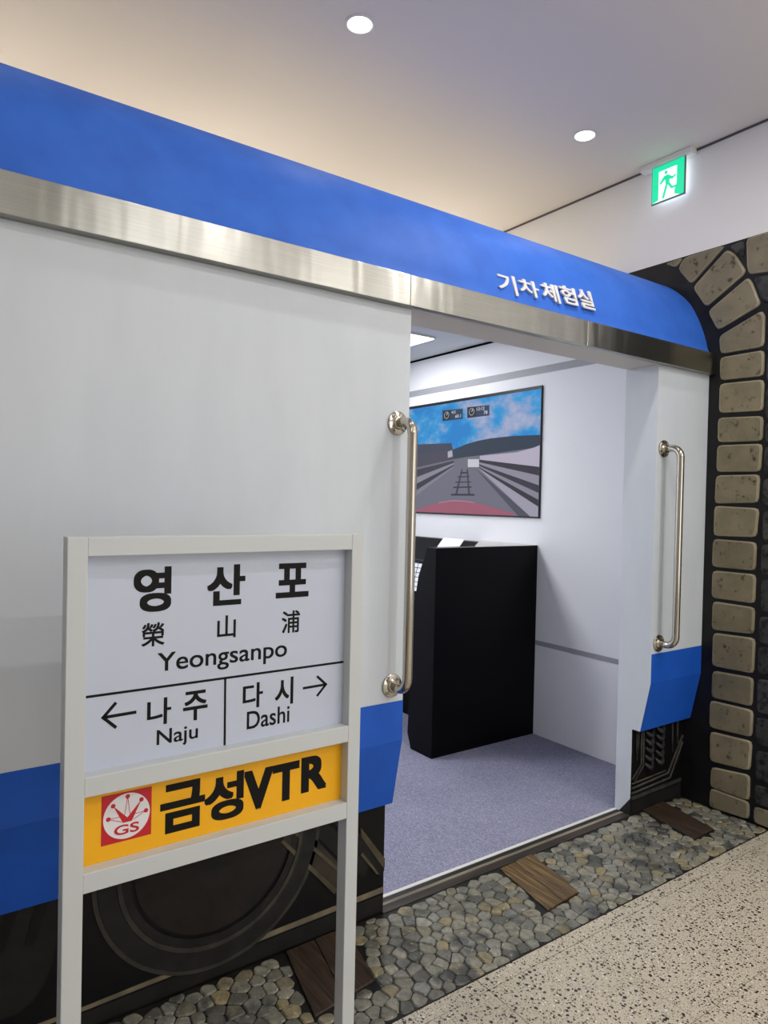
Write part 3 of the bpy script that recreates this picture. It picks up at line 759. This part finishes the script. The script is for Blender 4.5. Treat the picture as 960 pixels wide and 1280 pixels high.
verts, faces, mi, mats_, key = [], [], [], [], {}
for k, (c, pl) in enumerate(LAY):
    kk = c
    if kk not in key:
        key[kk] = len(mats_); mats_.append(M[c] if isinstance(c, str) else screen_mat('%d_%d_%d' % c, c))
    b = len(verts)
    for (s, t) in pl:
        y, z = tvp(s, t); verts.append((xs_-.0004-.00012*k, y, z))
    faces.append(tuple(range(b, b+len(pl)))); mi.append(key[kk])
me = bpy.data.meshes.new('screen'); me.from_pydata(verts, [], faces)
for f, i in zip(me.polygons, mi): f.material_index = i
finish('screen', me, mats_, tv)
# small read-outs on the picture
M['screen_text'] = screen_mat('text', (214, 220, 230))
def tv_text(s, s0, s1, t0, t1):
    me = text_raw(s, .01, 0); xs = [v.co.x for v in me.vertices]; ys = [v.co.y for v in me.vertices]
    a0, a1, b0, b1 = min(xs), max(xs), min(ys), max(ys)
    for v in me.vertices:
        y, z = tvp(s0+(v.co.x-a0)/(a1-a0)*(s1-s0), t0+(v.co.y-b0)/(b1-b0)*(t1-t0)); v.co = (xs_-.0055, y, z)
    me.materials.clear(); finish('read_out', me, 'screen_text', tv)
tv_text('속도', .418, .452, .898, .925); tv_text('60.1', .448, .490, .858, .886); tv_text('12:12', .602, .655, .896, .922); tv_text('78', .650, .676, .856, .886)

# ------------------------------------------------------------------ driver's console
cn = thing('driver_console', 'tall black driving console against the cab wall below the screen', 'console', (3.0, 1.9, 0))
CX0, CX1, CY, CT = 2.558, XE-.001, 1.17, 1.235
cheek = [(CY, .0045), (CY, CT), (1.253, CT), (1.331, 1.057), (1.370, .859), (1.406, .094), (1.370, .0045)]
prism('side_panel', cheek, 'x', CX0, CX1, 'black', cn, .0015)
prism('side_panel', [(2.95-(p[0]-CY), p[1]) for p in cheek], 'x', CX0, CX1, 'black', cn, .0015)
prism('grey_top_ledge', [(2.868, CY+.002), (CX1, CY+.002), (CX1, 1.71), (3.388, 1.692), (2.93, 1.244)], 'z', CT+.0005, CT+.0025, 'ledge', cn)
box('top_edge_trim', (CX0+.002, 2.866, CY+.0005, CY+.006, CT+.0003, CT+.002), 'ledge', cn)
prism('desk_top', [(2.66, .84), (3.06, .93), (3.33, 1.228), (CX1, 1.228), (CX1, 1.10), (3.06, .88), (2.66, .79)], 'y', 1.408, 2.712, 'black_edge', cn)
box('front_board', (2.95, 2.98, 1.408, 2.712, .0045, .86), 'black', cn)
ip = prism('instrument_panel', [(2.69, .872), (2.76, 1.125), (2.80, 1.125), (2.80, .88)], 'y', 1.44, 1.66, 'black_edge', cn)
for r in range(6):
    for c_ in range(3):
        t = .25+r*.115; x = 2.69+.07*t; z = .872+.253*t
        y0 = 1.462+c_*.058
        finish('key', prism_me([(x-.010, z), (x-.002, z+.024), (x+.012, z+.024), (x+.004, z)], 'y', y0, y0+.05), 'key_white', ip)
for y in (1.50, 1.58, 1.64):
    finish('lever', tube_me([(2.70, y, .86), (2.66, y, .905), (2.63, y, .93)], [.008, .008, .014], 10), 'grey_plastic', cn, True)
# sheet of paper taped on the console
pa = prism('paper_notice', [(3.215, 1.1055), (3.2165, 1.104), (3.338, 1.238), (3.3365, 1.2395)], 'y', 1.80, 2.03, 'paper')
tag(pa, 'white sheet of paper lying on the sloped black console top', 'paper')

# ------------------------------------------------------------------ ceiling fixtures
def downlight(x, y, label, group='round downlights in the hall ceiling'):
    t = thing('downlight', label, 'ceiling light', (x, y, CEIL), group)
    finish('ring', lathe_me([(.058, -.0005), (.058, -.004), (.050, -.007), (.046, -.004), (.046, -.0005)], (x, y, CEIL), (0, 0, 1), 32), 'lamp_ring', t)
    finish('diffuser', lathe_me([(.0455, -.001), (.0455, -.006), (.040, -.008)], (x, y, CEIL), (0, 0, 1), 32), 'lamp', t)
    return t
downlight(1.45, .362, 'glowing round ceiling downlight nearer the viewer, at the top of the photo', 'round downlights above the train')
downlight(2.79, .362, 'glowing round ceiling downlight nearer the green exit sign', 'round downlights above the train')
for (x, y, p) in ROW_FRONT + HALL:
    downlight(x, y, 'round recessed downlight in the part of the hall ceiling above and behind the viewer')
for (x, y, p) in ROW_TRAIN[2:] + ROW_BOUNCE:  # third lamp of the train row, then the added bounce row
    downlight(x, y, 'round recessed downlight hidden from view by the blue train roof', 'round downlights hidden by the train roof')
for k, (x0, y0, x1, y1) in enumerate(CAB_LIGHTS):
    t = thing('light_panel', ('square light panel in the cab ceiling, just inside the doorway top', 'square light panel deep in the cab ceiling hidden by the white train side')[k], 'ceiling light', ((x0+x1)/2, (y0+y1)/2, 2.645))
    box('frame', (x0-.012, x1+.012, y0-.012, y1+.012, 2.634, 2.6448), 'lamp_ring', t, .002)
    box('diffuser', (x0, x1, y0, y1, 2.629, 2.6339), 'panel_lamp', t)

# ------------------------------------------------------------------ exit sign
xs = thing('exit_sign', 'lit green running-man exit sign under ceiling at the end wall', 'exit sign', (3.312, .233, CEIL))
box('bracket', (3.297, XM-.006, .10, .40, CEIL-.030, CEIL-.0005), 'lamp_ring', xs, .003)
M['exit_green'] = emit('exit_green', (0, 232, 170), 1.0); M['exit_white'] = emit('exit_white', (244, 255, 252), 1.25)
M['exit_glow'] = emit('exit_back_glow', (226, 240, 255), 2.2); M['exit_frame'] = mat('exit_frame', (105, 118, 116), .5)
EY1, EY0, EZ0, EZ1 = .331, .137, 3.124, 3.319
box('plate', (3.310, 3.318, EY0, EY1, EZ0, EZ1), 'exit_frame', xs)
box('face', (3.3085, 3.3099, EY0+.006, EY1-.004, EZ0+.006, EZ1-.001), 'exit_green', xs)
box('back_light', (3.3181, 3.320, EY0+.008, EY1-.008, EZ0+.008, EZ1-.006), 'exit_glow', xs)
def ep(u, v): return (EY1-(EY1-EY0)*u, EZ1-(EZ1-EZ0)*v)
def epl(name, pts, d, mm): return finish(name, prism_me([ep(*p) for p in pts], 'x', 3.3085-d, 3.3084), mm, xs)
epl('doorway', [(.22, .16), (.76, .16), (.76, .62), (.70, .80), (.70, .90), (.86, .97), (.04, .97), (.22, .93)], .0008, 'exit_white')
man = [[(.40, .22), (.44, .19), (.48, .22), (.48, .27), (.44, .30), (.40, .27)], [(.38, .33), (.50, .32), (.56, .44), (.54, .60), (.44, .58), (.42, .45)],
       [(.44, .57), (.50, .60), (.40, .92), (.33, .92)], [(.48, .56), (.56, .56), (.64, .68), (.76, .68), (.76, .73), (.61, .74)], [(.38, .33), (.42, .42), (.30, .52), (.24, .50)], [(.50, .32), (.64, .42), (.72, .38), (.74, .42), (.63, .49), (.50, .42)]]
finish('running_figure', join_me([prism_me([ep(*p) for p in q], 'x', 3.3067, 3.3075) for q in man]), 'exit_green', xs)
